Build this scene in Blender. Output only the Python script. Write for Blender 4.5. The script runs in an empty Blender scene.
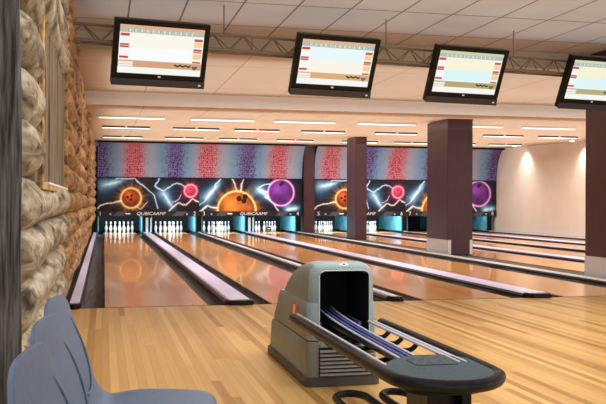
import bpy, bmesh, math, random
import numpy as np
from mathutils import Vector, Matrix
R = math.radians
random.seed(7); rng = np.random.default_rng(5)
S = bpy.context.scene
COL = S.collection

# ------------------------------------------------------------------ camera
cam = bpy.data.cameras.new('camera'); camo = bpy.data.objects.new('camera', cam); COL.objects.link(camo)
cam.sensor_width = 36; cam.lens = 36 * 853 / 606; cam.clip_end = 200
yaw, roll = .2293, .0036
camo.matrix_world = Matrix.Translation((0, 0, 1.1)) @ Matrix.Rotation(-yaw, 4, 'Z') @ Matrix.Rotation(math.pi/2, 4, 'X') @ Matrix.Rotation(roll, 4, 'Z')
S.camera = camo
# ------------------------------------------------------------------ light
S.view_settings.view_transform = 'Standard'; S.view_settings.look = 'None'
S.view_settings.gamma = 1; S.view_settings.exposure = 0.45; S.view_settings.use_curve_mapping = False
w = bpy.data.worlds.new('world'); S.world = w; w.use_nodes = True
w.node_tree.nodes['Background'].inputs[0].default_value = (.97, .98, 1.0, 1)
w.node_tree.nodes['Background'].inputs[1].default_value = .72

def area(name, loc, sx, sy, power, col=(1, .93, .85), rot=(0, 0, 0)):
    l = bpy.data.lights.new(name, 'AREA'); l.shape = 'RECTANGLE'; l.size = sx; l.size_y = sy
    l.energy = power; l.color = col
    o = bpy.data.objects.new(name, l); COL.objects.link(o); o.location = loc; o.rotation_euler = rot
    return o
area('approach_lamp', (4.5, 5.0, 3.24), 9, 5, 330, (1, .98, .96))                        # panels over the approach
area('lane_lamp_front', (6.5, 13.5, 2.98), 13, 2.5, 270, (1, .98, .95))
area('lane_lamp', (6.5, 21.5, 2.78), 13, 6, 430, (1, .98, .94))           # strip lights over the lanes
area('wash_lamp', (6.8, 26.6, 2.86), 13, .5, 160, (1, .97, .95), (R(35), 0, 0))
# unseen fill lights, added to brighten each ceiling level from just below it
area('ceiling_fill_lanes', (6.8, 22.3, 2.62), 13.5, 12.0, 290, (1, .97, .91), (R(180), 0, 0))
area('ceiling_fill_middle', (6.8, 13.45, 2.86), 13.5, 3.6, 72, (1, .97, .92), (R(180), 0, 0))
area('ceiling_fill_approach', (6.4, 5.6, 3.06), 13.0, 9.5, 125, (1, .99, .98), (R(180), 0, 0))
for o in COL.objects:
    if o.type == 'LIGHT': o.visible_camera = False; o.visible_glossy = False

# ------------------------------------------------------------------ helpers
def link(o, parent=None):
    COL.objects.link(o)
    if parent: o.parent = parent
    return o
def tag(o, label=None, cat=None, group=None, kind=None):
    for k, v in (('label', label), ('category', cat), ('group', group), ('kind', kind)):
        if v: o[k] = v
    return o
def thing(name, label, cat, loc=(0, 0, 0), rz=0, group=None):
    o = bpy.data.objects.new(name, None); o.empty_display_size = .1; COL.objects.link(o)
    o.location = loc; o.rotation_euler = (0, 0, rz); return tag(o, label, cat, group)
def obj(name, bm, m, parent=None, smooth=False, loc=None):
    me = bpy.data.meshes.new(name); bm.normal_update(); bm.to_mesh(me); bm.free()
    for mm in (m if isinstance(m, (list, tuple)) else [m]): me.materials.append(mm)
    if smooth:
        for p in me.polygons: p.use_smooth = True
        try: me.set_sharp_from_angle(angle=R(40))
        except Exception: pass
    o = bpy.data.objects.new(name, me)
    if loc: o.location = loc
    return link(o, parent)
def dup(root, loc=None, rz=None, **kw):
    r = root.copy(); COL.objects.link(r)
    if loc is not None: r.location = loc
    if rz is not None: r.rotation_euler = (0, 0, rz)
    for k, v in kw.items():
        if v is not None: r['category' if k == 'cat' else k] = v
    for ch in list(root.children):
        c = ch.copy(); COL.objects.link(c); c.parent = r
        for g in list(ch.children):
            d = g.copy(); COL.objects.link(d); d.parent = c
    return r
def B(): return bmesh.new()
def box(bm, x0, x1, y0, y1, z0, z1, mi=0, bev=0):
    t = bmesh.new()
    vs = [t.verts.new(p) for p in ((x0,y0,z0),(x1,y0,z0),(x1,y1,z0),(x0,y1,z0),(x0,y0,z1),(x1,y0,z1),(x1,y1,z1),(x0,y1,z1))]
    for f in ((3,2,1,0),(4,5,6,7),(0,1,5,4),(1,2,6,5),(2,3,7,6),(3,0,4,7)):
        t.faces.new([vs[i] for i in f])
    if bev: bmesh.ops.bevel(t, geom=list(t.edges), offset=bev, segments=2, affect='EDGES', profile=.6)
    for f in t.faces: f.material_index = mi
    merge(bm, t); return bm
def merge(bm, t, mat=None):
    if mat is not None: bmesh.ops.transform(t, matrix=mat, verts=t.verts)
    me = bpy.data.meshes.new('tmp'); t.to_mesh(me); t.free(); bm.from_mesh(me); bpy.data.meshes.remove(me)
def tube(bm, pts, r, n=12, closed=False, sy=1.0, cap=True, mi=0):
    pts = [Vector(p) for p in pts]; N = len(pts); rings = []
    up = Vector((0, 0, 1)); prev = None
    for i, p in enumerate(pts):
        a = pts[(i-1) % N] if (closed or i > 0) else p
        b = pts[(i+1) % N] if (closed or i < N-1) else p
        t = (b - a).normalized()
        if abs(t.dot(up)) > .95: up2 = Vector((1, 0, 0)) if prev is None else prev
        else: up2 = up
        s = t.cross(up2).normalized(); q = s.cross(t).normalized(); prev = q
        rr = r[i] if isinstance(r, (list, tuple, np.ndarray)) else r
        rings.append([bm.verts.new(p + s*math.cos(2*math.pi*k/n)*rr + q*math.sin(2*math.pi*k/n)*rr*sy) for k in range(n)])
    for i in range(N if closed else N-1):
        A, C = rings[i], rings[(i+1) % N]
        for k in range(n):
            f = bm.faces.new((A[k], C[k], C[(k+1) % n], A[(k+1) % n])); f.material_index = mi
    if cap and not closed:
        bm.faces.new(rings[0]).material_index = mi; bm.faces.new(rings[-1][::-1]).material_index = mi
    return bm
def lathe(bm, prof, n=20, mi=0, c=(0, 0, 0)):
    rings = []
    for r, z in prof:
        rings.append([bm.verts.new((c[0]+max(r, 1e-4)*math.cos(2*math.pi*k/n), c[1]+max(r, 1e-4)*math.sin(2*math.pi*k/n), c[2]+z)) for k in range(n)])
    for i in range(len(rings)-1):
        for k in range(n):
            bm.faces.new((rings[i][k], rings[i][(k+1) % n], rings[i+1][(k+1) % n], rings[i+1][k])).material_index = mi
    bm.faces.new(rings[0][::-1]); bm.faces.new(rings[-1]); return bm
def prism(bm, poly, axis, a, b, mi=0):
    """poly: 2D loop; extruded along axis ('X': poly=(y,z), 'Y': poly=(x,z), 'Z': poly=(x,y))"""
    def pt(p, t):
        return {'X': (t, p[0], p[1]), 'Y': (p[0], t, p[1]), 'Z': (p[0], p[1], t)}[axis]
    A = [bm.verts.new(pt(p, a)) for p in poly]; C = [bm.verts.new(pt(p, b)) for p in poly]; n = len(poly); fs = []
    for i in range(n): fs.append(bm.faces.new((A[i], A[(i+1) % n], C[(i+1) % n], C[i])))
    fs.append(bm.faces.new(A[::-1])); fs.append(bm.faces.new(C))
    for f in fs: f.material_index = mi
    bmesh.ops.recalc_face_normals(bm, faces=fs); return bm
def rrect(x0, x1, y0, y1, r, n=6):
    out = []
    for cx, cy, a0 in ((x1-r, y1-r, 0), (x0+r, y1-r, 90), (x0+r, y0+r, 180), (x1-r, y0+r, 270)):
        for k in range(n+1):
            a = R(a0 + 90*k/n); out.append((cx+r*math.cos(a), cy+r*math.sin(a)))
    return out
def smooth_path(pts, n=8):
    pts = [Vector(p) for p in pts]; out = []
    for i in range(len(pts)-1):
        p0 = pts[max(i-1, 0)]; p1 = pts[i]; p2 = pts[i+1]; p3 = pts[min(i+2, len(pts)-1)]
        for k in range(n):
            t = k/n
            out.append(.5*((2*p1)+(-p0+p2)*t+(2*p0-5*p1+4*p2-p3)*t*t+(-p0+3*p1-3*p2+p3)*t**3))
    out.append(pts[-1]); return out
def text_mesh(name, s, size, m, parent, loc, rot, ext=.002, sx=1, italic=0):
    c = bpy.data.curves.new(name, 'FONT'); c.body = s; c.size = size; c.extrude = ext; c.align_x = 'CENTER'; c.align_y = 'CENTER'; c.shear = italic
    t = bpy.data.objects.new('tmp', c); COL.objects.link(t)
    dg = bpy.context.evaluated_depsgraph_get(); dg.update()
    me = bpy.data.meshes.new_from_object(t.evaluated_get(dg)); bpy.data.objects.remove(t); bpy.data.curves.remove(c)
    me.materials.clear(); me.materials.append(m); me.name = name
    o = bpy.data.objects.new(name, me); o.location = loc; o.rotation_euler = rot; o.scale = (sx, 1, 1)
    return link(o, parent)

# ------------------------------------------------------------------ materials
def mat(name, col=(.5, .5, .5), rough=.5, metal=0, spec=.5, coat=0, emit=None, es=1):
    m = bpy.data.materials.new(name); m.use_nodes = True; b = m.node_tree.nodes['Principled BSDF']
    b.inputs['Base Color'].default_value = (*col, 1); b.inputs['Roughness'].default_value = rough
    b.inputs['Metallic'].default_value = metal; b.inputs['Specular IOR Level'].default_value = spec
    b.inputs['Coat Weight'].default_value = coat; b.inputs['Coat Roughness'].default_value = .05
    if emit: b.inputs['Emission Color'].default_value = (*emit, 1); b.inputs['Emission Strength'].default_value = es
    return m
class N:
    def __init__(s, m): s.t = m.node_tree; s.b = s.t.nodes['Principled BSDF']
    def n(s, typ, **kw):
        x = s.t.nodes.new(typ)
        for k, v in kw.items():
            if k.startswith('i_'):
                key = k[2:]; key = int(key) if key.isdigit() else key.replace('_', ' ')
                x.inputs[key].default_value = v
            else: setattr(x, k, v)
        return x
    def l(s, a, b): s.t.links.new(a, b)
    def math(s, op, a, b=None):
        x = s.n('ShaderNodeMath', operation=op)
        for i, v in enumerate((a, b)):
            if v is None: continue
            if isinstance(v, (int, float)): x.inputs[i].default_value = v
            else: s.l(v, x.inputs[i])
        return x.outputs[0]
    def ramp(s, fac, stops):
        x = s.n('ShaderNodeValToRGB'); s.l(fac, x.inputs[0]); e = x.color_ramp.elements
        while len(e) < len(stops): e.new(.5)
        for q, (p, c) in zip(e, stops): q.position = p; q.color = (*c, 1)
        return x.outputs[0]
def mottled(name, c0, c1, scale=8, rough=.5, bump=.1, stretch=(1, 1, 1), metal=0, detail=6, lo=.35, hi=.65, spec=.5):
    m = mat(name, c0, rough, metal, spec); n = N(m)
    tc = n.n('ShaderNodeTexCoord'); mp = n.n('ShaderNodeMapping'); mp.inputs['Scale'].default_value = stretch
    n.l(tc.outputs['Object'], mp.inputs[0])
    t = n.n('ShaderNodeTexNoise'); t.inputs['Scale'].default_value = scale; t.inputs['Detail'].default_value = detail
    n.l(mp.outputs[0], t.inputs[0])
    n.l(n.ramp(t.outputs[0], [(lo, c0), (hi, c1)]), n.b.inputs['Base Color'])
    if bump:
        bp = n.n('ShaderNodeBump'); bp.inputs['Strength'].default_value = bump; bp.inputs['Distance'].default_value = .01
        n.l(t.outputs[0], bp.inputs['Height']); n.l(bp.outputs[0], n.b.inputs['Normal'])
    return m
def boards(name, cols, width, length, rough, coat, gap=.06, gapcol=.75, seed=0.0):
    """strips of wood running along Y"""
    m = mat(name, cols[0], rough, 0, .5, coat); n = N(m)
    g = n.n('ShaderNodeNewGeometry'); sp = n.n('ShaderNodeSeparateXYZ'); n.l(g.outputs['Position'], sp.inputs[0])
    xs = n.math('DIVIDE', n.math('ADD', sp.outputs[0], 40 + seed), width); xi = n.math('FLOOR', xs); xf = n.math('FRACT', xs)
    wn = n.n('ShaderNodeTexWhiteNoise', noise_dimensions='1D'); n.l(xi, wn.inputs['W'])
    ys = n.math('DIVIDE', n.math('ADD', sp.outputs[1], n.math('MULTIPLY', wn.outputs[0], 9.0)), length); yi = n.math('FLOOR', ys)
    cb = n.n('ShaderNodeCombineXYZ'); n.l(xi, cb.inputs[0]); n.l(yi, cb.inputs[1])
    w2 = n.n('ShaderNodeTexWhiteNoise', noise_dimensions='2D'); n.l(cb.outputs[0], w2.inputs['Vector'])
    mp = n.n('ShaderNodeMapping'); mp.inputs['Scale'].default_value = (60, 2.0, 1); n.l(g.outputs['Position'], mp.inputs[0])
    no = n.n('ShaderNodeTexNoise'); no.inputs['Scale'].default_value = 1; no.inputs['Detail'].default_value = 5; n.l(mp.outputs[0], no.inputs[0])
    v = n.math('ADD', n.math('MULTIPLY', w2.outputs[0], .72), n.math('MULTIPLY', no.outputs[0], .28))
    k = len(cols); c = n.ramp(v, [(.1 + .8*i/(k-1), q) for i, q in enumerate(cols)])
    ed = n.math('LESS_THAN', n.math('MINIMUM', xf, n.math('SUBTRACT', 1, xf)), gap/2)
    mx = n.n('ShaderNodeMix', data_type='RGBA', blend_type='MULTIPLY'); n.l(ed, mx.inputs[0]); n.l(c, mx.inputs[6])
    mx.inputs[7].default_value = (gapcol, gapcol*.9, gapcol*.8, 1); n.l(mx.outputs[2], n.b.inputs['Base Color'])
    return m
def vcol(name, rough=.4, emit=0, spec=.4):
    m = mat(name, (.5, .5, .5), rough, 0, spec); n = N(m)
    a = n.n('ShaderNodeAttribute', attribute_name='art'); n.l(a.outputs['Color'], n.b.inputs['Base Color'])
    if emit: n.l(a.outputs['Color'], n.b.inputs['Emission Color']); n.b.inputs['Emission Strength'].default_value = emit
    return m

M = {}
M['approach'] = boards('approach_maple', [(.27, .125, .032), (.46, .25, .078), (.57, .35, .125), (.39, .20, .056)], .055, 4.6, .34, .06)
M['lane'] = boards('lane_maple', [(.54, .215, .042), (.64, .28, .065), (.70, .35, .10)], .027, 4.0, .22, .38, gap=.08, gapcol=.88)
M['tile'] = None
M['peach'] = None
M['low'] = mottled('lane_ceiling_paint', (.66, .50, .37), (.70, .53, .40), 2, .7, 0)
M['band'] = mottled('bulkhead_paint', (.82, .83, .84), (.85, .86, .87), 3, .7, 0)
M['cream'] = mottled('cream_plaster', (.74, .66, .57), (.78, .70, .61), 2, .6, .05)
M['metal'] = mat('brushed_steel', (.66, .65, .64), .35, .4)
M['steel'] = mat('rail_steel', (.10, .13, .40), .22, .2)
M['highlightsteel'] = mat('highlight_rail_steel', (.55, .60, .78), .22, .2)  # white highlights on the outer ball tracks, put into a paler colour
M['chrome'] = mat('chrome', (.66, .68, .76), .2, .3)
M['truss'] = mat('truss_metal', (.24, .21, .18), .4, .5)
M['black'] = mat('black_plastic', (.004, .004, .005), .3, 0, .25)
M['blackmat'] = mat('black_matt', (.006, .006, .007), .8)
M['rubber'] = mottled('black_padding', (.005, .005, .007), (.012, .012, .014), 30, .36, .1, spec=.3)
M['purplecap'] = mottled('lavender_capping', (.72, .68, .98), (.80, .76, 1.0), 6, .28, 0, (3, .4, 1))
M['whitecap'] = mat('pale_capping', (.74, .72, .76), .25)
M['gutter'] = mottled('gutter_plastic', (.010, .010, .013), (.085, .085, .09), 5, .5, 0, (16, .3, 1), spec=.12)
M['column'] = mottled('brown_column_laminate', (.045, .016, .022), (.062, .022, .028), 7, .32, .03, (6, 6, .6))
M['seat'] = mottled('blue_grey_seat_plastic', (.115, .15, .22), (.13, .17, .245), 60, .42, .02)
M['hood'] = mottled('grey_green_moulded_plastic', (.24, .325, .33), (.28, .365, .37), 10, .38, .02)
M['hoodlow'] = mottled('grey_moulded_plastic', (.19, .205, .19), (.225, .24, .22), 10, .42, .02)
M['hooddark'] = mottled('dark_base_plastic', (.05, .048, .042), (.075, .07, .06), 10, .5, 0)
M['plate'] = mottled('dark_teal_pad', (.018, .042, .055), (.04, .078, .092), 70, .45, .3)
M['red'] = mat('red_emblem', (.62, .10, .04), .4)
M['white'] = mat('white_paint', (.85, .85, .85), .4)
M['pin'] = mat('pin_white', (.86, .88, .9), .2, coat=.3)
M['pinred'] = mat('pin_red_stripe', (.6, .03, .03), .3)
M['kick'] = mottled('blue_kickback', (.05, .22, .34), (.12, .38, .50), 4, .35, 0)
M['kickpale'] = mat('pale_kickback', (.5, .72, .78), .3)
M['lightstrip'] = mat('strip_lamp_diffuser', (1, .97, .92), .5, emit=(1, .96, .9), es=1.7)
M['pitlamp'] = mat('pit_lamp_tube', (1, 1, 1), .5, emit=(.75, .93, 1), es=12)
M['fixture'] = mat('white_fixture', (.7, .66, .6), .4)
M['fixturedark'] = mat('dark_fixture', (.10, .075, .06), .5)
M['plank'] = mottled('weathered_planks', (.055, .038, .024), (.27, .20, .13), 2.5, .75, .6, (14, 14, 1.2), lo=.3, hi=.7)
M['ledge'] = mat('pale_ledge', (.75, .74, .7), .5)
M['letter'] = mat('white_lettering', (.85, .85, .86), .4)
M['greyprint'] = mat('grey_print', (.085, .075, .10), .5)
M['strip'] = mat('number_strip_black', (.012, .012, .016), .35)
M['floorbase'] = mat('concrete_under_lanes', (.05, .045, .04), .8)

def tilemat(name, c0, c1, sx, sy, line, lw=.012, off=(0, 0)):
    m = mat(name, c0, .75); n = N(m)
    g = n.n('ShaderNodeNewGeometry'); sp = n.n('ShaderNodeSeparateXYZ'); n.l(g.outputs['Position'], sp.inputs[0])
    def edge(o, s_, of, w_):
        f = n.math('FRACT', n.math('DIVIDE', n.math('ADD', o, 60+of), s_)); return n.math('LESS_THAN', n.math('MINIMUM', f, n.math('SUBTRACT', 1, f)), w_/s_)
    e = n.math('MAXIMUM', edge(sp.outputs[0], sx, off[0], lw), edge(sp.outputs[1], sy, off[1], lw*1.3))
    t = n.n('ShaderNodeTexNoise'); t.inputs['Scale'].default_value = 1.2; n.l(g.outputs['Position'], t.inputs[0])
    c = n.ramp(t.outputs[0], [(.3, c0), (.7, c1)])
    mx = n.n('ShaderNodeMix', data_type='RGBA'); n.l(e, mx.inputs[0]); n.l(c, mx.inputs[6]); mx.inputs[7].default_value = (*line, 1)
    n.l(mx.outputs[2], n.b.inputs['Base Color']); return m
M['tile'] = tilemat('grey_ceiling_tiles', (.44, .45, .455), (.49, .50, .505), .61, 1.22, (.14, .11, .10), .010, (.12, .3))
M['peach'] = tilemat('peach_ceiling_boards', (.54, .48, .39), (.59, .525, .43), 1.22, 2.44, (.40, .27, .19), .009, (.3, 1.0))
M['lowc'] = tilemat('warm_ceiling_boards', (.61, .50, .38), (.66, .55, .42), 1.22, 6.1, (.45, .30, .2), .008, (.3, .5))

def wood_log(name, c0, c1, c2, dark):
    m = mat(name, c0, .6); n = N(m)
    tc = n.n('ShaderNodeNewGeometry')
    mp = n.n('ShaderNodeMapping'); mp.inputs['Scale'].default_value = (7, 1.1, 7); n.l(tc.outputs['Position'], mp.inputs[0])
    a = n.n('ShaderNodeTexNoise'); a.inputs['Scale'].default_value = 1.6; a.inputs['Detail'].default_value = 8; a.inputs['Distortion'].default_value = .8
    n.l(mp.outputs[0], a.inputs[0])
    b2 = n.n('ShaderNodeTexNoise'); b2.inputs['Scale'].default_value = 22; b2.inputs['Detail'].default_value = 3; n.l(tc.outputs['Position'], b2.inputs[0])
    c = n.ramp(a.outputs[0], [(.32, dark), (.42, c0), (.55, c1), (.7, c2)])
    sp = n.ramp(b2.outputs[0], [(.36, (.35, .33, .30)), (.46, (1, 1, 1))])
    mx = n.n('ShaderNodeMix', data_type='RGBA', blend_type='MULTIPLY'); mx.inputs[0].default_value = .8
    n.l(c, mx.inputs[6]); n.l(sp, mx.inputs[7]); n.l(mx.outputs[2], n.b.inputs['Base Color'])
    bp = n.n('ShaderNodeBump'); bp.inputs['Strength'].default_value = .7; bp.inputs['Distance'].default_value = .02
    n.l(a.outputs[0], bp.inputs['Height']); n.l(bp.outputs[0], n.b.inputs['Normal'])
    return m
M['log'] = wood_log('pale_peeled_log', (.20, .155, .10), (.38, .32, .22), (.52, .46, .35), (.04, .028, .018))
M['loggold'] = wood_log('golden_lit_log', (.22, .11, .04), (.42, .24, .09), (.58, .38, .17), (.05, .025, .012))  # warm light on the far logs is put into this golden colour
M['logdark'] = mottled('dark_weathered_post', (.004, .004, .005), (.12, .12, .125), 3.6, .7, 1.0, (13, 13, 1.1), lo=.36, hi=.72)

# ------------------------------------------------------------------ layout constants (metres; X across lanes, Y down the lanes)
YF, YM = 9.02, 29.3                       # foul line, masking units
PCH, C1, GAP = 1.757, 1.4265, .45         # lane pitch, first division, extra gap between lanes 4 and 5
def lane_c(i): return C1 - PCH/2 + (i-1)*PCH + (GAP if i >= 5 else 0)
def div_c(k): return C1 + (k-1)*PCH + (GAP if k >= 5 else 0)
XR = 14.25

# ------------------------------------------------------------------ structure
bm = B(); box(bm, -.95, XR+.2, -2.5, YF, -.12, 0)
tag(obj('floor', bm, M['approach']), kind='structure')
bm = B(); box(bm, -.75, XR+.2, YF, 33.5, -.30, -.13)
tag(obj('floor_lane_bed', bm, M['floorbase']), kind='structure')
bm = B(); box(bm, -.75, XR+.2, -2.5, 11.25, 3.28, 3.4)
tag(obj('ceiling', bm, M['tile']), kind='structure')
bm = B()
prism(bm, [(11.25, 3.05), (15.6, 3.05), (15.6, 3.4), (11.25, 3.4)], 'X', -.75, XR+.2)
tag(obj('ceiling_middle', bm, M['peach']), kind='structure')
bm = B(); prism(bm, [(15.55, 2.82), (15.62, 2.82), (15.62, 3.06), (15.55, 3.06)], 'X', -.75, XR+.2)
tag(obj('trim_1', bm, M['band']), kind='structure')
bm = B(); prism(bm, [(15.62, 2.82), (33.5, 3.20), (33.5, 3.4), (15.62, 3.4)], 'X', -.75, XR+.2)
tag(obj('ceiling_lanes', bm, M['lowc']), kind='structure')
bm = B(); box(bm, XR, XR+.2, 8, 33.5, -.13, 3.4)
tag(obj('wall_right', bm, M['cream']), kind='structure')
bm = B(); box(bm, -.75, XR+.2, 33.3, 33.5, -.13, 3.4)
tag(obj('wall_back', bm, M['blackmat']), kind='structure')
bm = B(); box(bm, XR-.03, XR, 8, 29, 0.02, .10)
tag(obj('baseboard_right', bm, M['whitecap']), kind='structure')

# ---- log wall on the left
def add_log(bm, y0, y1, zc, r, xc, mi, seed):
    rs = random.Random(seed); n = 20; L = y1-y0; st = [0, .02, .06, .11, .17]
    ys = [y0+s for s in st] + [y0+.25+(L-.5)*k/8 for k in range(9)] + [y1-s for s in st[::-1]]
    pr = {0: .25, .02: .55, .06: .78, .11: .92, .17: .985}
    rings = []; ph = rs.uniform(0, 6); ph2 = rs.uniform(0, 6)
    for y in ys:
        e = round(min(y-y0, y1-y), 3); f = pr.get(e, 1.0)
        dx = .012*math.sin(y*1.3+ph); dz = .012*math.cos(y*1.1+ph2); fr = 1+.05*math.sin(y*2.1+ph2)
        rings.append([bm.verts.new((xc+dx+r*f*fr*(1+.04*math.sin(3*a+ph+y))*math.cos(a), y, zc+dz+r*f*fr*1.0*math.sin(a))) for a in [2*math.pi*k/n for k in range(n)]])
    for i in range(len(rings)-1):
        for k in range(n):
            bm.faces.new((rings[i][k], rings[i+1][k], rings[i+1][(k+1) % n], rings[i][(k+1) % n])).material_index = mi
    bm.faces.new(rings[0]).material_index = mi; bm.faces.new(rings[-1][::-1]).material_index = mi
bm = B(); rows = [.125 + .243*i for i in range(13)]; sd = 1
for z in rows:
    sd += 1; low = z < .5
    top_open = 1.15 < z < 2.15
    r = .132 + .008*random.random()
    if top_open:
        add_log(bm, 3.80, 4.80+random.uniform(-.10, .10), z, r, -.432, 0, sd)
    else:
        add_log(bm, 3.80, 7.9+random.uniform(-.15, .15), z, r, -.432, 0, sd)
    x2 = -.52 if low else -.435
    add_log(bm, 8.28, 11.35+random.uniform(-.2, .2), z, r, x2, 1, sd+50)
    if z < 2.95:
        add_log(bm, 11.6, 17+random.uniform(-.3, .3), z, r, x2+.0, 1, sd+100)
        add_log(bm, 17.3, 29.2, z, r, x2+.04*(not low), 1, sd+150)
box(bm, -.74, -.50, 3.0, 4.7, 0, 3.2, 0); box(bm, -.74, -.50, 4.7, 8.0, 0, 1.15, 0); box(bm, -.74, -.5, 4.7, 8, 2.15, 3.2, 0)
box(bm, -.74, -.55, 8.0, 33.3, 0, 3.03, 1)
tag(obj('wall_left', bm, [M['log'], M['loggold']], smooth=True), kind='structure')
# boarded opening in the log wall
bm = B()
y = 4.75
while y < 7.95:
    box(bm, -.40, -.352+random.uniform(-.008, .008), y, y+.185, 1.17, 2.2, bev=.006); y += .19
win = tag(obj('window_1', bm, M['plank']), kind='structure')
bm = B(); box(bm, -.46, -.315, 4.72, 7.98, 1.165, 1.2); box(bm, -.44, -.318, 7.88, 7.98, 1.2, 2.2); box(bm, -.44, -.335, 4.95, 5.15, 1.2, 2.2)
obj('window_frame', bm, M['loggold'], win)
bm = B(); box(bm, -.40, -.312, 5.2, 7.9, 1.2, 1.212); obj('window_ledge', bm, M['ledge'], win)
# dark upright post in front
bm = B(); n = 28; rings = []
for k in range(30):
    z = 3.27*k/29; rings.append([bm.verts.new((-.490+(.150+.010*math.sin(5*a+z*1.3)+.006*math.sin(11*a-z*3)+.006*math.sin(z*2.1))*math.cos(a), 3.62+(.148+.010*math.sin(5*a+z*1.3)+.006*math.sin(11*a-z*3))*math.sin(a), z)) for a in [2*math.pi*j/n for j in range(n)]])
for i in range(29):
    for k in range(n): bm.faces.new((rings[i][k], rings[i][(k+1) % n], rings[i+1][(k+1) % n], rings[i+1][k]))
bm.faces.new(rings[0][::-1]); bm.faces.new(rings[-1])
tag(obj('log_post', bm, M['logdark'], smooth=True), 'dark grey weathered upright log post at the left edge beside the log wall', 'post')

# ------------------------------------------------------------------ lanes, gutters, division caps
ordn = ['', 'first', 'second', 'third', 'fourth', 'fifth', 'sixth', 'seventh', 'eighth']
words = {1: 'beside the log wall', 2: 'right of the nearest lavender capping', 3: 'behind the ball return', 4: 'left of the brown columns',
         5: 'just right of the brown columns', 6: 'right of the columns', 7: 'far right', 8: 'next to the cream wall'}
for i in range(1, 9):
    c = lane_c(i); bm = B(); box(bm, c-.533, c+.533, YF, 32.0, -.06, .0)
    o = tag(obj('bowling_lane', bm, M['lane']), f'glossy orange bowling lane, {ordn[i]} from the log wall, ' + words[i], 'lane')
    bm = B(); box(bm, c-.533, c+.533, YF+.0, YF+.035, .0003, .0012); obj('foul_line', bm, M['hooddark'], o)
def gutter(x0, x1, label):
    if x1-x0 < .03: return
    bm = B(); n = 8; m_ = (x0+x1)/2; h = (x1-x0)/2-.004; P1 = []
    for k in range(n+1):
        a = math.pi*k/n; P1.append((m_-h*math.cos(a), -.01-.075*math.sin(a)))
    poly = P1 + [(x1-.001, -.01), (x1-.001, -.12), (x0+.001, -.12), (x0+.001, -.01)]
    A = [bm.verts.new((p[0], YF+.002, p[1])) for p in poly]; C = [bm.verts.new((p[0], 31.9, p[1])) for p in poly]; N_ = len(poly)
    for k in range(N_): bm.faces.new((A[k], A[(k+1) % N_], C[(k+1) % N_], C[k]))
    bmesh.ops.recalc_face_normals(bm, faces=bm.faces)
    tag(obj('gutter', bm, M['gutter'], smooth=True), label, 'gutter')
place = {0: 'against the log wall', 1: 'right of the first lane, in line with the ball return', 2: 'right of the second lane, ending behind the ball return', 3: 'right of the third lane, largest one in the picture',
         4: 'at the foot of the brown columns', 5: 'right of the fifth lane, beyond the columns', 6: 'right of the sixth lane, beyond the columns', 7: 'right of the seventh lane, beyond the columns', 8: 'beside the cream wall'}
for k in range(9):
    c = div_c(k); wide = k in (1, 3, 5, 7); hw = .155 if wide else .08
    wf = .80 if wide else .58
    if k == 0: c = -.295; hw = .062; wf = .8
    if k == 8: c = XR-.22
    mcap = M['purplecap'] if (wide or k == 0) else M['whitecap']
    cap_col = 'lavender' if (wide or k == 0) else 'pale white'
    t = thing('division_capping', f'{"wide" if wide else "narrow"} {cap_col} division capping {place[k]}', 'lane divider', (c, YF, 0))
    bm = B(); prism(bm, [(-hw, -.12), (hw, -.12), (hw, .012), (hw*.8, .034), (-hw*.8, .034), (-hw, .012)], 'Y', .12, 22.5); obj('side_trim', bm, M['black'], t)
    bm = B(); prism(bm, [(-hw*wf, .034), (hw*wf, .034), (hw*wf*.88, .052), (-hw*wf*.88, .052)], 'Y', .06, 22.4); obj('capping_strip', bm, mcap, t)
    bm = B(); pts = [(-hw, .14), (-hw*.97, .02), (-hw*.75, -.05), (0, -.075), (hw*.75, -.05), (hw*.97, .02), (hw, .14)]
    prism(bm, pts, 'Z', .001, .05); bmesh.ops.bevel(bm, geom=[e for e in bm.edges if all(v.co.z > .04 for v in e.verts)], offset=.012, segments=2, affect='EDGES')
    obj('end_cap', bm, M['black'], t, smooth=True)
    if k > 0:
        gutter(lane_c(k)+.535, c-hw-.002, f'dark gutter along the right side of the {ordn[k]} lane from the log wall')
    if k < 8:
        x0 = c+hw+.002
        if k == 4:
            bm = B(); box(bm, 6.79, 7.30, YF+.01, 32, -.12, .012)
            tag(obj('divider_shelf', bm, M['hooddark']), 'dark flat divider strip the brown columns stand on', 'lane divider'); x0 = 7.302
        gutter(x0, lane_c(k+1)-.535, f'dark gutter along the left side of the {ordn[k+1]} lane from the log wall')

# ------------------------------------------------------------------ columns
def column(name_lab, x0, x1, y0, y1, zt, guard=True):
    t = thing('column', name_lab, 'column', ((x0+x1)/2, (y0+y1)/2, .012)); a, b = (x1-x0)/2, (y1-y0)/2
    bm = B(); box(bm, -a, a, -b, b, 0, zt-.012, bev=.008); obj('shaft', bm, M['column'], t)
    if guard:
        g = B(); box(g, -a-.008, -a-.001, -b-.008, b, .01, .31); box(g, -a-.008, -a+.08, -b-.008, -b-.001, .01, .31)
        obj('corner_guard', g, M['metal'], t)
        g = B(); box(g, a+.001, a+.008, -b-.008, b, .01, .31); box(g, a-.06, a+.008, -b-.008, -b-.001, .01, .31)
        obj('corner_guard', g, M['metal'], t)
    return t
zc = lambda y: 2.82 + (y-15.62)*.38/17.88
column('dark brown square column cut by the right edge of the picture, nearest of the row', 6.94, 7.44, 10.3, 11.35, 3.05 if 0 else 3.28)
column('wide dark brown column with steel corner guards, second from the right', 6.94, 7.50, 16.55, 17.7, zc(16.55))
column('narrow dark brown column without guards, third from the right', 7.06, 7.40, 23.6, 24.5, zc(23.6), False)
column('slim brown column between the second and third masking murals', 6.83, 7.22, 29.12, 30.0, zc(29.12), False)

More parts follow.
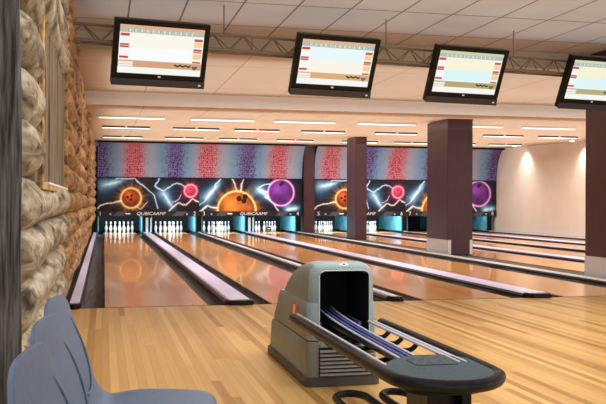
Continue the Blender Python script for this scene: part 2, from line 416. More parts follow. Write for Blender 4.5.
# ------------------------------------------------------------------ masking units (murals above the pins)
def fnoise(u, v, seed, scale):
    r = np.random.default_rng(seed); out = np.zeros_like(u)
    for k in range(5):
        for _ in range(3):
            a = r.uniform(0, 6.28); f = scale*(1.7**k); out += np.sin(f*(u*np.cos(a)+v*np.sin(a))+r.uniform(0, 6.28))/(1.5**k)
    return out/6
W_ = 2*PCH
def seg_glow(u, v, pts, wd, seed, jit=.055):
    d = np.full_like(u, 9.)
    uu = u + jit*fnoise(u, v, seed, 9); vv = v + jit*fnoise(u, v, seed+1, 9)
    for (x0, y0), (x1, y1) in zip(pts[:-1], pts[1:]):
        dx, dy = x1-x0, y1-y0; t = np.clip(((uu-x0)*dx+(vv-y0)*dy)/(dx*dx+dy*dy), 0, 1)
        d = np.minimum(d, np.hypot(uu-x0-t*dx, vv-y0-t*dy))
    return np.exp(-(d/wd)**2), d
def art(u, v, kind):
    """u 0..3.5 m along, v 0..1.16 m up; returns linear rgb of the printed mural"""
    rgb = np.zeros(u.shape+(3,)) + np.array([.006, .007, .016])
    nn = fnoise(u, v, 3+kind, 3); rgb += np.clip(nn, 0, 1)[..., None]*np.array([.008, .012, .03])
    def add(g, c): 
        nonlocal rgb; rgb = rgb + g[..., None]*np.array(c)
    def bolt(pts, c, wd=.016, seed=1):
        g, d = seg_glow(u, v, pts, wd, seed); add(g, c); add(np.exp(-(d/.05)**2)*.14, (.10, .25, .6))
    def pinglow(x, y, ang, L, seed):
        ca, sa = math.cos(ang), math.sin(ang); a = (u-x)*ca+(v-y)*sa; b = -(u-x)*sa+(v-y)*ca
        w2 = .11*(1-.45*np.clip(a/L, -1, 1)); g = np.exp(-(np.abs(a)/L)**4-(b/w2)**2)
        g2 = np.exp(-(np.abs(a)/(L*1.3))**4-(b/(w2*2.2))**2)
        add(g2*.8, (.01, .13, .28)); add(g*(.8+.5*fnoise(u, v, seed, 14)), (.38, .62, .80)); add(np.exp(-(np.abs(a)/(L*.7))**4-(b/.04)**2), (.4, .4, .4))
    def ball(x, y, r, c, rim, flame, fl, seed, holes):
        nonlocal rgb
        d = np.hypot(u-x, v-y); ang = np.arctan2(v-y, u-x)
        rr = r*(1+fl*(.5+.5*np.sin(ang*14+seed)*np.sin(ang*5.3+1.7*seed)))
        g = np.exp(-np.clip(d-r, 0, 9)/(rr-r+.035)); add(np.clip(g, 0, 1)**1.6*.62, flame)
        inside = d < r
        tex = .75+.5*fnoise(u, v, seed, 12)
        hl = np.exp(-(((u-x)+r*.3)**2+((v-y)-r*.35)**2)/(r*.45)**2)
        body = np.array(c)*tex[..., None]*(1.05-.55*(d/r)[..., None]**2) + hl[..., None]*np.array(c)*1.1
        rgb = np.where(inside[..., None], body, rgb)
        add(np.exp(-((d-r)/.03)**2), rim)
        for hx, hy in holes:
            h = np.hypot(u-x-hx*r, v-y-hy*r) < .035*r/.25; rgb = np.where(h[..., None], np.array([.03, .008, .005]), rgb)
    if kind == 0:
        pinglow(.58, .93, R(14), .38, 4); pinglow(2.42, .42, R(-58), .34, 5)
        bolt([(.75, 1.08), (1.35, 1.12), (1.7, .8), (2.0, .55), (2.1, .1)], (.7, .85, 1), seed=11)
        bolt([(2.15, 1.12), (2.02, .85), (2.3, .7), (2.75, .98), (3.1, .8)], (.6, .8, 1), seed=12)
        bolt([(.05, .02), (.25, .22), (.6, .3), (.95, .35)], (.95, .85, .6), .022, 13)
        bolt([(2.5, .02), (2.8, .3), (3.1, .2), (3.3, .4), (3.5, .3)], (.95, .85, .6), .022, 14)
        bolt([(1.35, .2), (1.55, .1), (1.75, .3)], (.9, .6, .3), .014, 15); bolt([(2.9, .55), (2.75, .35), (2.6, .3)], (.7, .5, .8), .014, 16)
        ball(1.22, .44, .33, (.42, .075, .02), (.95, .60, .25), (.75, .36, .06), .5, 2, ((-.35, .1), (.05, .25), (.0, -.15)))
        ball(3.22, .70, .21, (.72, .05, .13), (1, .35, .5), (.65, .04, .2), .6, 7, ((-.1, .3),))
    else:
        pinglow(.42, .66, R(48), .42, 6); pinglow(2.25, .62, R(-38), .36, 8); pinglow(3.25, .08, R(10), .25, 9)
        bolt([(.75, 1.12), (.6, .95), (.3, .45), (.0, .2)], (.6, .8, 1), seed=21)
        bolt([(1.15, 1.16), (1.22, .9), (1.3, .7)], (1, .8, .5), .02, 22); bolt([(1.6, 1.16), (1.45, .95), (1.45, .7)], (1, .8, .5), .02, 23)
        bolt([(2.75, .95), (2.3, .95), (2.05, .8), (2.4, .65)], (.7, .85, 1), .018, 24); bolt([(2.3, .5), (2.6, .3), (2.8, .02)], (.75, .85, 1), .018, 25)
        bolt([(0, .0), (.3, .18), (.6, .1)], (.95, .85, .6), .022, 26)
        ball(1.30, .03, .66, (.62, .17, .03), (1, .70, .3), (.85, .42, .07), .28, 3, ((.12, .62), (.45, .72), (.38, .5)))
        ball(2.86, .66, .46, (.17, .035, .30), (.9, .42, .85), (.30, .06, .42), .12, 5, ((.0, .6), (.15, .75)))
    return np.clip(rgb, 0, 1)
def grid_mesh(name, f, nu, nv, colf, m, parent):
    """f(u01,v01)->xyz arrays ; colf(u01,v01)->rgb"""
    U, V = np.meshgrid(np.linspace(0, 1, nu), np.linspace(0, 1, nv)); X, Y, Z = f(U, V)
    co = np.stack([X, Y, Z], -1).reshape(-1, 3)
    idx = np.arange(nu*nv).reshape(nv, nu)
    q = np.stack([idx[:-1, :-1], idx[:-1, 1:], idx[1:, 1:], idx[1:, :-1]], -1).reshape(-1, 4)
    me = bpy.data.meshes.new(name); me.from_pydata(co.tolist(), [], q.tolist())
    a = me.attributes.new('art', 'FLOAT_COLOR', 'POINT'); c = colf(U, V).reshape(-1, 3)
    a.data.foreach_set('color', np.concatenate([c, np.ones((len(c), 1))], 1).astype(np.float32).ravel())
    me.materials.append(m); return link(bpy.data.objects.new(name, me), parent)
def stripes(X, T):
    """vertical colour bands with speckles; X world x in metres, T height in metres"""
    per = 2.47; ph = ((X+.12)/per) % 1.0            # 0: violet-blue speckle, .45: red speckle
    def bump(c, w): d = np.abs((ph-c+.5) % 1-.5); return np.exp(-(d/w)**2)
    base = np.array([.36, .38, .48])*np.ones(X.shape+(3,))
    lb = bump(.15, .14)+bump(.84, .13); base = base*(1-.75*lb[..., None]) + lb[..., None]*.75*np.array([.10, .30, .52])
    vi, re = bump(0, .14), bump(.45, .15)
    # speckles: jittered dots
    cell = .062; cx = np.floor(X/cell); cy = np.floor(T/cell)
    h = lambda a, b, k: (np.sin(a*127.1+b*311.7+k*74.7)*43758.5453) % 1.0
    dd = np.hypot(X/cell-cx-.25-.5*h(cx, cy, 1), T/cell-cy-.25-.5*h(cx, cy, 2)); rad = .22+.24*h(cx, cy, 3)
    dot = (dd < rad)
    violet = np.where(dot[..., None], np.array([.022, .014, .085]), np.array([.17, .15, .38]))
    red = np.where(dot[..., None], np.array([.27, .02, .04]), np.array([.62, .20, .25]))
    hh = h(cx, cy, 5); sv = np.clip((vi-hh*.35)*1.7, 0, 1)[..., None]; sr = np.clip((re-hh*.35)*1.7, 0, 1)[..., None]
    return .86*(base*(1-np.maximum(sv, sr))) + .86* (np.where(sv > sr, violet, red)*np.maximum(sv, sr))
mart = vcol('mural_print', .45); mstr = vcol('speckled_band_print', .55)
ZS, ZM, ZT = .60, 1.905, 3.06; SH = .17
def hband(v): return ZM+(ZT-ZM)*v
lab = ['mural unit next to the log wall with small fiery orange ball and pink ball',
       'mural unit with big orange ball and purple ball, second from the log wall',
       'mural unit crossed by the narrow brown column, third from the log wall',
       'rightmost mural unit, next to the cream wall and half hidden by the wide column']
for k in range(4):
    x0 = div_c(2*k) + (0 if k else .12); x1 = div_c(2*k+2)
    if k == 1: x1 = 6.80
    if k == 2: x0 = 7.24
    if k == 3: x1 = XR-.02
    wd = x1-x0
    t = thing('masking_unit', lab[k], 'mural panel', (x0, YM, 0))
    full = (2*PCH); off = full-wd if k in (0, 2) else 0
    bm = B(); box(bm, 0, wd, .012, .05, ZS, ZM); obj('panel_board', bm, M['blackmat'], t)
    grid_mesh('mural_print', lambda u, v: (u*wd, 0*u, ZS+SH+(ZM-ZS-SH)*v), 300, 100,
              lambda u, v: art(u*wd+off, v*(ZM-ZS-SH), k % 2), mart, t)
    grid_mesh('speckled_band', lambda u, v: (u*wd, -.62*(1-np.cos(v*math.pi/2))**1.0 - .002, ZM+(ZT-ZM)*(.15*v+.85*np.sin(v*math.pi/2))), 300, 90,
              lambda u, v: stripes(x0+u*wd+(0 if k < 2 else .58), v*1.3), mstr, t)
    bm = B(); box(bm, 0, wd, -.03, .012, ZM-.014, ZM+.014); box(bm, 0, wd, -.68, -.60, ZT-.03, ZT+.02); obj('edge_rail', bm, M['black'], t)
    # curved side cheek plates
    for xs in (0, wd-.03):
        bm = B(); prof = [(-.62*(1-math.cos(v*math.pi/2))+.015, ZM+(ZT-ZM)*(.15*v+.85*math.sin(v*math.pi/2))) for v in [j/12 for j in range(13)]]
        poly = prof + [(.1, ZT), (.1, ZS), (.015, ZS)]; prism(bm, poly, 'X', xs, xs+.03); obj('side_cheek', bm, M['black'], t)
    st = B(); box(st, 0, wd, -.014, .014, ZS, ZS+SH); so = obj('number_strip', st, M['strip'], t)
    sg = B()
    for cxx in (wd*.22, wd*.80):
        sg = B(); prism(sg, [(cxx-.24, ZS+.01), (cxx+.10, ZS+.01), (cxx+.26, ZS+SH-.01), (cxx-.08, ZS+SH-.01)], 'Y', -.020, -.016); obj('grey_flash', sg, M['greyprint'], so)
    rx = (math.pi/2, 0, 0); zz = ZS+SH/2
    for s_, xx in ((str(2*k+1), .16 if k else .09), (str(2*k+2), wd-.16)):
        text_mesh('lane_number', s_, .19, M['letter'], so, (xx, -.024, zz), rx)
    text_mesh('arrow_mark', '«', .15, M['letter'], so, (.42, -.024, zz), rx); text_mesh('arrow_mark', '»', .15, M['letter'], so, (wd-.42, -.024, zz), rx)
    text_mesh('brand_lettering', 'QUBICAAMF', .15, M['letter'], so, (wd*.52, -.024, zz), rx, sx=1.15, italic=.2)
    g = B(); box(g, wd*.27, wd*.27+.16, -.024, -.02, zz-.022, zz+.022); obj('bar_mark', g, M['letter'], so)

# ------------------------------------------------------------------ pin decks
def pin_bm():
    bm = B(); pr = [(.0255, 0), (.029, .006), (.036, .03), (.0505, .075), (.0575, .105), (.0605, .115), (.0575, .15), (.045, .19), (.031, .225), (.0245, .245), (.0233, .262), (.025, .285), (.031, .325), (.0323, .343), (.029, .362), (.018, .377), (.004, .381)]
    lathe(bm, pr, 16)
    for f in bm.faces:
        z = f.calc_center_median().z
        if .236 < z < .25 or .262 < z < .275: f.material_index = 1
    return bm
pinmesh = None
rowname = ['front', 'second row', 'third row', 'back row']
sidename = {1: ['the head pin'], 2: ['left pin', 'right pin'], 3: ['left pin', 'middle pin', 'right pin'], 4: ['far left pin', 'inner left pin', 'inner right pin', 'far right pin']}
YP = 30.75
for i in range(1, 7):
    c = lane_c(i)
    for r in range(4):
        for j in range(r+1):
            x = c + (j-r/2)*.3048; y = YP + r*.264
            if i == 4 and (r, j) in ((0, 0), (1, 0)): continue
            if pinmesh is None:
                o = obj('bowling_pin', pin_bm(), [M['pin'], M['pinred']], smooth=True); pinmesh = o.data
            else: o = link(bpy.data.objects.new('bowling_pin', pinmesh))
            o.location = (x, y, .0005)
            tag(o, f'white bowling pin, {sidename[r+1][j].replace(" pin", "") if r else "head of the rack"}{"" if r == 0 else " of the "+rowname[r]}, {ordn[i]} lane from the log wall', 'bowling pin', f'pins set up on the {ordn[i]} lane')
bm = B(); bmesh.ops.create_uvsphere(bm, u_segments=28, v_segments=18, radius=.108)
tag(obj('bowling_ball', bm, mat('dark_ball', (.015, .012, .02), .12, coat=1), smooth=True, loc=(lane_c(4)-.05, 30.2, .109)), 'black bowling ball arriving at the pins of the fourth lane', 'bowling ball')
for i in range(1, 9):
    c = lane_c(i)
    bm = B(); prism(bm, [(c-.8+.12*0, .0), (c-.8, 1.3), (c+.8, 1.3), (c+.8, .0)], 'Y', 32.05, 32.08)
    tag(obj('pit_curtain', bm, M['blackmat']), f'black curtain behind the pin deck of the {ordn[i]} lane from the log wall', 'curtain')
    t = thing('pit_lamp', f'cool white tube lamp above the pin deck of the {ordn[i]} lane', 'lamp', (c, 29.385, .64))
    bm = B(); box(bm, -.5, .5, -.034, .03, .02, .06); obj('lamp_housing', bm, M['fixture'], t)
    bm = B(); tube(bm, [(-.48, 0, 0), (.48, 0, 0)], .018, 10); obj('lamp_tube', bm, M['pitlamp'], t)
    area('pit_light', (c, 29.44, .60), 1.0, .10, 45 if i < 7 else 3, (.72, .93, 1), (R(52), 0, 0)).visible_camera = False
for k in range(9):
    c = div_c(k) if k else -.30
    if k == 8: c = XR-.25
    hw = .17 if k in (1, 3, 5, 7) else .12
    t = thing('kickback', f'blue kickback side walls {"between the log wall and the first lane" if k == 0 else "beside the cream wall" if k == 8 else f"right of the {ordn[k]} pin deck from the log wall"}', 'kickback', (c, 29.4, 0))
    bm = B(); box(bm, -hw, -hw+.03, 0, 2.6, .055, .62); box(bm, hw-.03, hw, 0, 2.6, .055, .62); obj('side_plate', bm, M['kick'], t)
    bm = B(); box(bm, -hw+.03, hw-.03, -.01, .03, .055, .62); obj('front_post', bm, M['black'], t)
    if k in (1, 3, 5, 7):
        bm = B(); box(bm, -hw*.25, hw*.25, -.03, -.012, .06, .55); obj('pale_strip', bm, M['kickpale'], t)
        bm = B(); box(bm, hw*.62, hw*.95, -.03, -.012, .06, .55); obj('pale_strip', bm, M['kickpale'], t)

# ------------------------------------------------------------------ ceiling strip lights
def strip_light(L, bar):
    t = thing('strip_light', '', 'ceiling light')
    bm = B(); box(bm, -L/2, L/2, -.055, .05, -.045, 0); obj('housing', bm, M['fixturedark'] if bar else M['fixture'], t)
    bm = B(); box(bm, -L/2+.01, L/2-.01, -.035, .03, -.054, -.046); obj('diffuser', bm, M['lightstrip'], t)
    if bar:
        bm = B(); lathe(bm, [(.022, -.03), (.03, -.01), (.028, .0)], 14); b = obj('round_sensor', bm, M['white'], t); b.location = (0, -.087, -.003)
    return t
protos = {}
for row, (yy, L, bar, nm, xs) in enumerate(((18.0, 1.35, False, 'front', [.56, 2.45, 4.24, 6.11, 8.2, 10.06, 12.0]), (21.3, 1.15, True, 'middle', [.52, 2.23, 3.77, 5.5, 7.48, 9.0, 10.54, 12.18]),
                              (25.8, 1.15, True, 'back', [.54, 2.34, 3.98, 5.76, 7.86, 9.56, 11.2, 12.83]))):
    for q, x in enumerate(xs):
        lb = f'{"plain white" if not bar else "dark backed"} strip light, {ordn[q+1]} from the left in the {nm} ceiling row'
        o = protos.get(bar)
        if o is None: o = protos[bar] = strip_light(L, bar)
        else: o = dup(o)
        o.location = (x, yy, zc(yy)-.002); tag(o, lb, 'ceiling light', f'strip lights in the {nm} row')
for q, (yy) in enumerate((27.0, 23.3)):
    t = thing('downlight', ['recessed spotlight grazing the cream wall near the mural end', 'recessed spotlight grazing the cream wall nearer the front column'][q], 'ceiling light', (XR-.45, yy, zc(yy)))
    bm = B(); lathe(bm, [(.085, -.012), (.09, -.002), (.09, 0)], 20); obj('trim_ring', bm, M['fixture'], t)
    bm = B(); lathe(bm, [(.06, -.014), (.062, -.0125)], 20); obj('lens', bm, mat('spot_lens', (1, 1, 1), .4, emit=(1, .95, .85), es=20), t)
    l = bpy.data.lights.new('spot', 'SPOT'); l.energy = 50; l.spot_size = R(95); l.spot_blend = .9; l.color = (1, .93, .82); l.shadow_soft_size = .05
    s = bpy.data.objects.new('spot', l); COL.objects.link(s); s.location = (XR-.40, yy, zc(yy)-.03); s.rotation_euler = (0, R(-24), 0)

# ------------------------------------------------------------------ truss and score monitors
ang = math.atan2(.8, 5.7)
t = thing('ceiling_truss', 'long dark metal lattice truss under the ceiling carrying the score monitors', 'truss', (0, 9.22, 2.86), ang)
bm = B()
for (yy, zz_) in ((-.09, -.09), (.09, -.09), (0, .09)): tube(bm, [(-.42, yy, zz_), (9.4, yy, zz_)], .016, 8)
obj('chord_tubes', bm, M['truss'], t)
bm = B(); n = 56
for k in range(n):
    xa, xb = -.4+k*.175, -.4+(k+1)*.175
    for y1_, z1_, y2_, z2_ in ((-.09, -.09, 0, .09), (.09, -.09, 0, .09), (-.09, -.09, .09, -.09)):
        a, b = ((y1_, z1_), (y2_, z2_)) if k % 2 == 0 else ((y2_, z2_), (y1_, z1_))
        tube(bm, [(xa, *a), (xb, *b)], .008, 6)
obj('lattice_bars', bm, M['truss'], t)
bm = B()
for xx in (1.3, 3.3, 5.1, 7.2): tube(bm, [(xx, 0, .09), (xx, 0, .42)], .008, 6)
obj('hanger_rods', bm, M['truss'], t)
mscreen = vcol('score_screen', .4, .72)
for l_ in list(mscreen.node_tree.nodes['Principled BSDF'].inputs['Base Color'].links): mscreen.node_tree.links.remove(l_)
mscreen.node_tree.nodes['Principled BSDF'].inputs['Base Color'].default_value = (.01, .01, .01, 1)
def screen_art(u, v, k):
    rgb = np.ones(u.shape+(3,))*np.array([.92, .93, .9])
    def rect(x0, x1, y0, y1, c):
        m_ = (u >= x0) & (u < x1) & (v >= y0) & (v < y1); rgb[m_] = c
    cream = [(.95, .93, .82), (.80, .94, .96), (.93, .90, .70), (.90, .90, .66)][k]; alt = [(.93, .98, .97), (.95, .91, .80), (.70, .92, .95), (.72, .92, .95)][k]
    tan = [(.66, .36, .20), (.70, .42, .20), (.45, .38, .18), (.45, .42, .22)][k]
    rect(0, 1, .93, 1, [(.75, .42, .25), (.72, .46, .3), (.62, .66, .42), (.66, .72, .5)][k])
    rect(0, 1, .84, .93, (.45, .55, .50))
    for j in range(12): rect(.11+j*.066, .145+j*.066, .855, .915, (.75, .72, .55))
    rect(.13, .87, .55, .82, cream); rect(.13, .87, .30, .55, alt)
    for a, b in ((.77, .82), (.57, .61), (.53, .56), (.31, .35)):
        rect(.015, .12, a, b, (.55, .06, .03)); rect(.885, .985, a-.03, b-.03, (.55, .09, .05))
    rect(.885, .985, .62, .73, (.90, .62, .3)); rect(.885, .985, .36, .48, (.90, .62, .3))
    rect(.0, 1, .13, .27, tan); rect(.01, .18, .19, .245, (.85, .84, .8)); rect(.01, .18, .14, .18, (.9, .9, .88))
    # script mark at the lower right
    m_ = (np.abs(v-.205-.012*np.sin(u*95)) < .018) & (u > .67) & (u < .87); rgb[m_] = (.01, .01, .012)
    m_ = (np.hypot((u-.92)*1.2, v-.185-.02*np.sin(u*60)) < .042) & (np.abs(((u-.92)*3+v) % .06-.03) > .008); rgb[m_] = (.01, .01, .012)
    m_ = (v > .845) & (v < .925) & (((u*30) % 1) < .18); rgb[m_] = (.25, .35, .33)
    return rgb
def monitor(k, label, loc):
    t = thing('score_monitor', label, 'monitor', loc, ang); tilt = R(25); Rm = Matrix.Rotation(tilt, 4, 'X')   # local: x width, z up from bottom, y depth; top leans to the viewer
    def add(name, bm, m, parent=t, smooth=False):
        bmesh.ops.transform(bm, matrix=Rm, verts=bm.verts); return obj(name, bm, m, parent, smooth)
    w, h = .50, .70
    bm = B(); box(bm, -w, w, .0, .075, -h/2, h/2, bev=.012); box(bm, -w*.7, w*.7, .07, .12, -h*.3, h*.3, bev=.02); add('casing', bm, M['black'])
    bm = B(); z0, z1 = -h/2+.13, h/2-.055; x0, x1 = -w+.055, w-.055
    for a in ((-w, w, z1, h/2), (-w, x0, z0, z1), (x1, w, z0, z1), (-w, w, -h/2+.085, z0)): box(bm, a[0], a[1], -.016, 0, a[2], a[3])
    add('bezel', bm, M['black'])
    bm = B(); prism(bm, [(-.03, -h/2), (0, -h/2), (0, -h/2+.08), (-.022, -h/2+.075)], 'X', -w, w); add('speaker_bar', bm, mat('grey_speaker_bar', (.03, .03, .035), .25))
    bm = B(); box(bm, -.015, .015, -.02, -.014, -h/2+.1, -h/2+.115); box(bm, w-.07, w-.045, -.036, -.02, -h/2+.03, -h/2+.045); add('indicator', bm, M['white'])
    s = grid_mesh('screen', lambda u, v: (x0+(x1-x0)*u, -.004+0*u, z0+(z1-z0)*v), 200, 110, lambda u, v: screen_art(u, v, k), mscreen, t)
    s.data.transform(Rm)
    bm = B(); box(bm, -.05, .05, .12, .16, -.05, .20); tube(bm, [(0, .14, .12), (0, .14, .30)], .018, 8); add('mount_bracket', bm, M['truss'])
    return t
mz = 2.66
for k, (x, y, z, lb) in enumerate(((.58, 9.12, 2.655, 'leftmost black score monitor, hung high beside the log wall'), (2.56, 9.38, 2.645, 'second black score monitor from the left, directly above the ball return'),
                                 (4.30, 9.66, 2.645, 'third black score monitor from the left, left of the wide brown column'), (6.22, 9.92, 2.65, 'rightmost black score monitor, cut by the edge of the picture'))):
    monitor(k, lb, (x, y, z))

# ------------------------------------------------------------------ ball return
t = thing('ball_return', 'grey-green ball return hood with black padded ball rack on the approach floor', 'ball return', (1.40, 4.93, 0))
X0, X1 = -.215, .215
def loops(levels, shrink=0):
    bm = B(); rings = []
    for z, yb, yf, inset in levels:
        loop = rrect(X0+inset, X1-inset, yf, yb, .055, 6); rings.append([bm.verts.new((p[0], p[1], z)) for p in loop])
    n = len(rings[0])
    for i in range(len(rings)-1):
        for k in range(n): bm.faces.new((rings[i][k], rings[i][(k+1) % n], rings[i+1][(k+1) % n], rings[i+1][k]))
    bm.faces.new(rings[0][::-1]); bm.faces.new(rings[-1]); bmesh.ops.recalc_face_normals(bm, faces=bm.faces); return bm
def boolean_cut(o, cutter_bm):
    c = obj('tmp_cutter', cutter_bm, M['black']); c.parent = o.parent
    md = o.modifiers.new('b', 'BOOLEAN'); md.operation = 'DIFFERENCE'; md.object = c; md.solver = 'EXACT'
    bpy.context.view_layer.update(); dg = bpy.context.evaluated_depsgraph_get(); me = bpy.data.meshes.new_from_object(o.evaluated_get(dg))
    o.modifiers.clear(); o.data = me
    bpy.data.objects.remove(c)
    for p in me.polygons: p.use_smooth = True
    try: me.set_sharp_from_angle(angle=R(35))
    except Exception: pass
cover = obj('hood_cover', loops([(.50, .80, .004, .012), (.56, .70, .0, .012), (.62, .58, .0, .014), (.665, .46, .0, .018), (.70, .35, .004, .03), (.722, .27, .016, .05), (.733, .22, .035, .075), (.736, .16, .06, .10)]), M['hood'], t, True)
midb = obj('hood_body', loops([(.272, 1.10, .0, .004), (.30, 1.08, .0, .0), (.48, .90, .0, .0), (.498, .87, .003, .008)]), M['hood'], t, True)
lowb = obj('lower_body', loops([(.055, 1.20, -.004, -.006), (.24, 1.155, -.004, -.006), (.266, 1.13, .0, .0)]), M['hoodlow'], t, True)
def cutter(z0=.235):
    bm = B(); prism(bm, [(p[0], p[1]) for p in rrect(-.148, .165, z0, .690, .035, 5)], 'Y', -.1, .5); return bm
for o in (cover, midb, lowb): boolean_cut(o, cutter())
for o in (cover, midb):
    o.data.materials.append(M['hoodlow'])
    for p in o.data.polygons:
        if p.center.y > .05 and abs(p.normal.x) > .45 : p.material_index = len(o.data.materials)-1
bm = B(); box(bm, -.1465, .1635, .012, .495, .2365, .6885); 
for f in list(bm.faces):
    if f.normal.y < -.5 or (abs(f.calc_center_median().y-.012) < .006): bm.faces.remove(f)
bmesh.ops.reverse_faces(bm, faces=bm.faces); obj('hood_lining', bm, M['blackmat'], t)
bm = B(); prism(bm, rrect(X0-.02, X1+.02, -.02, 1.22, .05), 'Z', .002, .055); obj('base_plinth', bm, M['hooddark'], t)
bm = B(); box(bm, -.15, .19, -.012, -.004, .06, .232); gf = obj('grille_panel', bm, M['black'], t)
bm = B()
for k in range(7): prism(bm, [(-.012, .068+k*.023), (-.026, .066+k*.023), (-.026, .074+k*.023), (-.012, .080+k*.023)], 'X', -.145, .185)
obj('grille_slats', bm, mat('slat_grey', (.30, .31, .29), .4), gf)
for xx in (-.145, .105):       # rounded ears at the foot of the opening
    bm = B(); prism(bm, [(xx, .235), (xx+.055, .235), (xx+.05, .275), (xx+.036, .295), (xx+.012, .295), (xx, .28)], 'Y', -.018, .03); obj('opening_ear', bm, M['hood'], t)
# white lip round the opening's left edge
bm = B(); tube(bm, [(-.148, -.002, .25), (-.148, -.002, .655), (-.138, -.002, .68), (-.113, -.002, .69), (.13, -.002, .69), (.155, -.002, .68), (.165, -.002, .655), (.165, -.002, .25)], .004, 6); obj('opening_lip', bm, mat('pale_lip', (.55, .62, .62), .35), t)
# emblem: small white diamond on top, red flame pin on the side
bm = B(); prism(bm, [(-.03, .0), (0, -.016), (.03, .0), (0, .016)], 'Z', 0, .003); e = obj('hood_badge', bm, M['white'], t); e.location = (.01, .022, .7225); e.rotation_euler = (R(35), 0, 0)
bm = B(); lathe(bm, [(.008, .003), (.008, .005)], 10); obj('badge_dot', bm, M['black'], e)
def ring_poly(pts): return pts
bm = B(); outl = [(.0, -.07), (.03, -.055), (.045, -.0), (.045, .045), (.03, .06), (.012, .05), (0, .06), (-.014, .05), (-.03, .062), (-.046, .04), (-.045, 0), (-.028, -.055)]
prism(bm, [(a, b) for a, b in outl], 'X', -.003, 0); e = obj('side_emblem', bm, M['red'], t); e.location = (X0-.002, .36, .40); e.scale = (1, 2.1, 1.1)
bm = B(); prism(bm, [(0, -.045), (.012, -.03), (.010, 0), (.016, .02), (.006, .045), (-.006, .045), (-.014, .02), (-.008, 0), (-.012, -.03)], 'X', -.006, -.003); obj('emblem_pin', bm, mat('cream_emblem', (.75, .6, .5), .4), e)
# padded loop rail  (local coords; rack runs towards -Y)
zr = .385; xl, xr_ = -.262, .208; cyf = -1.60
path = [(xl, .20, zr), (xl, -.4, zr), (xl, -1.1, zr), (xl, -1.45, zr)]
for a in range(195, 360-10, 15): path.append(((xl+xr_)/2+(xr_-xl)/2*math.cos(R(a)), cyf+.02+.27*math.sin(R(a)), zr))
path += [(xr_, -1.45, zr), (xr_, -1.1, zr), (xr_, -.5, zr), (xr_, -.10, zr)]
bm = B(); P_ = smooth_path(path, 5); tube(bm, [P_[0]+Vector((0, .02, 0))]+P_+[P_[-1]+Vector((0, .02, 0))], [.015]+[.027]*len(P_)+[.017], 16); obj('padded_rail', bm, M['rubber'], t, True)
for (xa, n_) in ((xl+.045, 0), (xr_-.055, 1), (xr_-.085, 1)):
    bm = B(); tube(bm, [(xa, .28 if n_ == 0 else -.12, zr+.012), (xa, -1.45, zr+.012)], .008, 10); obj('side_rod', bm, M['chrome'], t, True)
bm = B(); box(bm, -.098, .008, -1.40, .2, zr-.018, zr-.004); obj('track_channel', bm, M['black'], t)
for xa in (-.088, -.060, -.028, .0):
    bm = B(); tube(bm, smooth_path([(xa, .30, zr+.055), (xa, .0, zr+.03), (xa, -.5, zr+.014), (xa, -1.42, zr+.004)], 5), .0062, 10); obj('ball_track', bm, M['steel'] if xa in (-.060, -.028) else M['highlightsteel'], t, True)
for xa in (-.13, .12):
    bm = B(); tube(bm, [(xa, .35, zr-.01), (xa, .05, zr-.02)], .012, 10); obj('inner_rod', bm, M['steel'], t, True)
for ya in (-.30, -.52, -.74, -1.05):
    bm = B(); tube(bm, smooth_path([(xl+.01, ya, zr-.01), (-.2, ya, zr-.055), (-.02, ya, zr-.03), (.14, ya, zr-.055), (xr_-.01, ya, zr-.01)], 5), .014, 8); obj('cross_bracket', bm, M['black'], t, True)
# front pad plate
bm = B(); xm = (xl+xr_)/2; pts = []
for a in range(180, 361, 10): pts.append((xm+.22*math.cos(R(a)), cyf+.02+.245*math.sin(R(a)), 0))
pts += [(xm+.22, -1.36), (xm+.13, -1.26), (xm, -1.25), (xm-.12, -1.33), (xm-.22, -1.47)]
prism(bm, [(p[0], p[1]) for p in pts], 'Z', zr-.02, zr+.018); obj('front_pad', bm, M['plate'], t)
bm = B(); prism(bm, rrect(xm-.07, xm+.13, cyf+.10, cyf+.26, .03), 'Z', zr+.018, zr+.021); obj('pad_grip', bm, mottled('ribbed_grip', (.010, .02, .026), (.07, .10, .11), 90, .5, .6), t)
bm = B(); prism(bm, rrect(xm-.17, xm+.17, cyf-.13, -1.35, .12), 'Z', zr-.06, zr-.02); obj('under_tray', bm, M['black'], t)
bm = B(); prism(bm, rrect(xm-.10, xm+.10, -1.66, -1.42, .04), 'Z', .03, zr-.058); box(bm, xm-.11, xm-.07, -1.72, -1.66, .05, zr-.06); box(bm, xm+.04, xm+.08, -1.72, -1.66, .05, zr-.06); obj('pedestal', bm, M['black'], t)
bm = B(); prism(bm, rrect(xm-.18, xm+.18, -1.74, -1.34, .05), 'Z', .001, .03); obj('foot_plate', bm, M['hooddark'], t)
bm = B(); zz0 = .085
tube(bm, smooth_path([(-.235, -1.55, .02), (-.235, -1.3, zz0), (-.235, -.75, zz0), (-.20, -.62, zz0), (-.13, -.58, zz0), (-.07, -.64, zz0), (-.06, -.8, zz0), (-.06, -1.4, zz0), (-.06, -1.55, .03)], 5), .020, 12); obj('lower_loop', bm, M['rubber'], t, True)
bm = B(); tube(bm, smooth_path([(.02, -1.5, .03), (.02, -1.3, zz0), (.02, -.75, zz0), (.05, -.62, zz0), (.11, -.58, zz0), (.17, -.64, zz0), (.18, -.8, zz0), (.18, -1.4, zz0), (.18, -1.5, .03)], 5), .020, 12); obj('lower_loop', bm, M['rubber'], t, True)

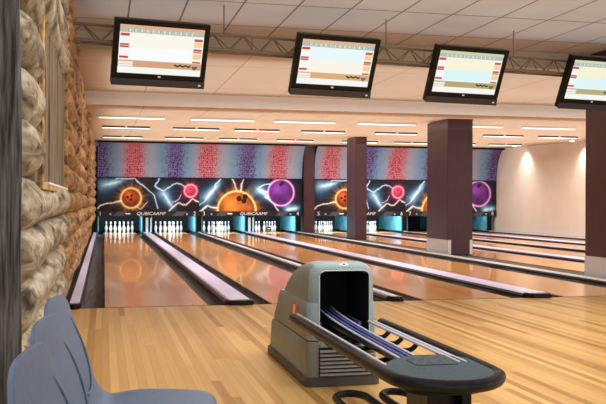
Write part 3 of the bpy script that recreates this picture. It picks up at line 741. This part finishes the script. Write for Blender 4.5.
# ------------------------------------------------------------------ row of moulded seats at the log wall
def seat(label, y):
    t = thing('moulded_seat', label, 'seat', (.0, y+.02, -.012), R(-8), 'row of seats along the log wall')
    prof = [(.360, .375), (.352, .412), (.315, .430), (.235, .428), (.13, .415), (.04, .405), (-.02, .420), (-.05, .47), (-.07, .54), (-.095, .62), (-.125, .70), (-.145, .772), (-.155, .803)]
    hw_ = [.195, .21, .222, .228, .232, .232, .230, .232, .236, .238, .236, .232, .230]
    pv = smooth_path([Vector((a, b, c)) for (a, b), c in zip(prof, hw_)], 4); nu = 21; bm = B(); rows_ = []; n_ = len(pv)-1
    def ev(f):
        q = max(0, min(1, f))*n_; i = min(int(q), n_-1); p = pv[i].lerp(pv[i+1], q-i); d = pv[i+1]-pv[i]; L = math.hypot(d.x, d.y) or 1
        nx, nz = d.y/L, -d.x/L
        return p, nx, nz
    for i in range(61):
        f = i/60; row = []
        for j in range(nu):
            u = -1+2*j/(nu-1)
            e = f - max(0, f-.5)/.5*.26*abs(u)**3.2 + max(0, .12-f)/.12*.07*abs(u)**4
            p, nx, nz = ev(e)
            k_ = (.004+.030*math.exp(-((f-.38)/.12)**2) - .020*max(0, min(1, (f-.55)/.2)))*abs(u)**2.6
            row.append(bm.verts.new((p.x+nx*k_, p.z*u, p.y+nz*k_)))
        rows_.append(row)
    for i in range(60):
        for j in range(nu-1): bm.faces.new((rows_[i][j], rows_[i+1][j], rows_[i+1][j+1], rows_[i][j+1]))
    bmesh.ops.recalc_face_normals(bm, faces=bm.faces)
    o = obj('seat_shell', bm, M['seat'], t, True)
    s = o.modifiers.new('s', 'SOLIDIFY'); s.thickness = .014; s.offset = 0
    s = o.modifiers.new('b', 'BEVEL'); s.width = .005; s.segments = 2; s.limit_method = 'ANGLE'; s.angle_limit = R(50)
    # raised oval backrest cushion line
    bm = B(); ov = [(-.0995-.052*math.sin(a)+.006, .165*math.cos(a), .625+.135*math.sin(a)) for a in [2*math.pi*k/28 for k in range(28)]]
    tube(bm, ov, .0045, 8, closed=True); obj('back_rib', bm, M['seat'], t, True)
    bm = B(); box(bm, .02, .22, -.03, .03, .32, .425); obj('mount_block', bm, M['black'], t)
    return t
for k, (y, lb) in enumerate(((1.83, 'blue-grey moulded seat nearest the camera in the row of three'), (2.33, 'blue-grey moulded seat in the middle of the row of three'), (2.83, 'blue-grey moulded seat farthest along the row of three, its seat pan in view'))):
    seat(lb, y)
t = thing('seat_beam', 'black steel beam on floor feet carrying the row of three blue-grey seats', 'seat frame', (.12, 2.33, 0))
bm = B(); box(bm, -.03, .03, -.78, .78, .265, .319); obj('beam', bm, M['black'], t)
for s_ in (-.6, .6):
    bm = B(); box(bm, -.02, .02, s_-.02, s_+.02, .02, .265); obj('leg', bm, M['black'], t)
    bm = B(); box(bm, -.2, .2, s_-.03, s_+.03, .001, .02); obj('foot', bm, M['black'], t)
# small dark box on the capping by the cream wall
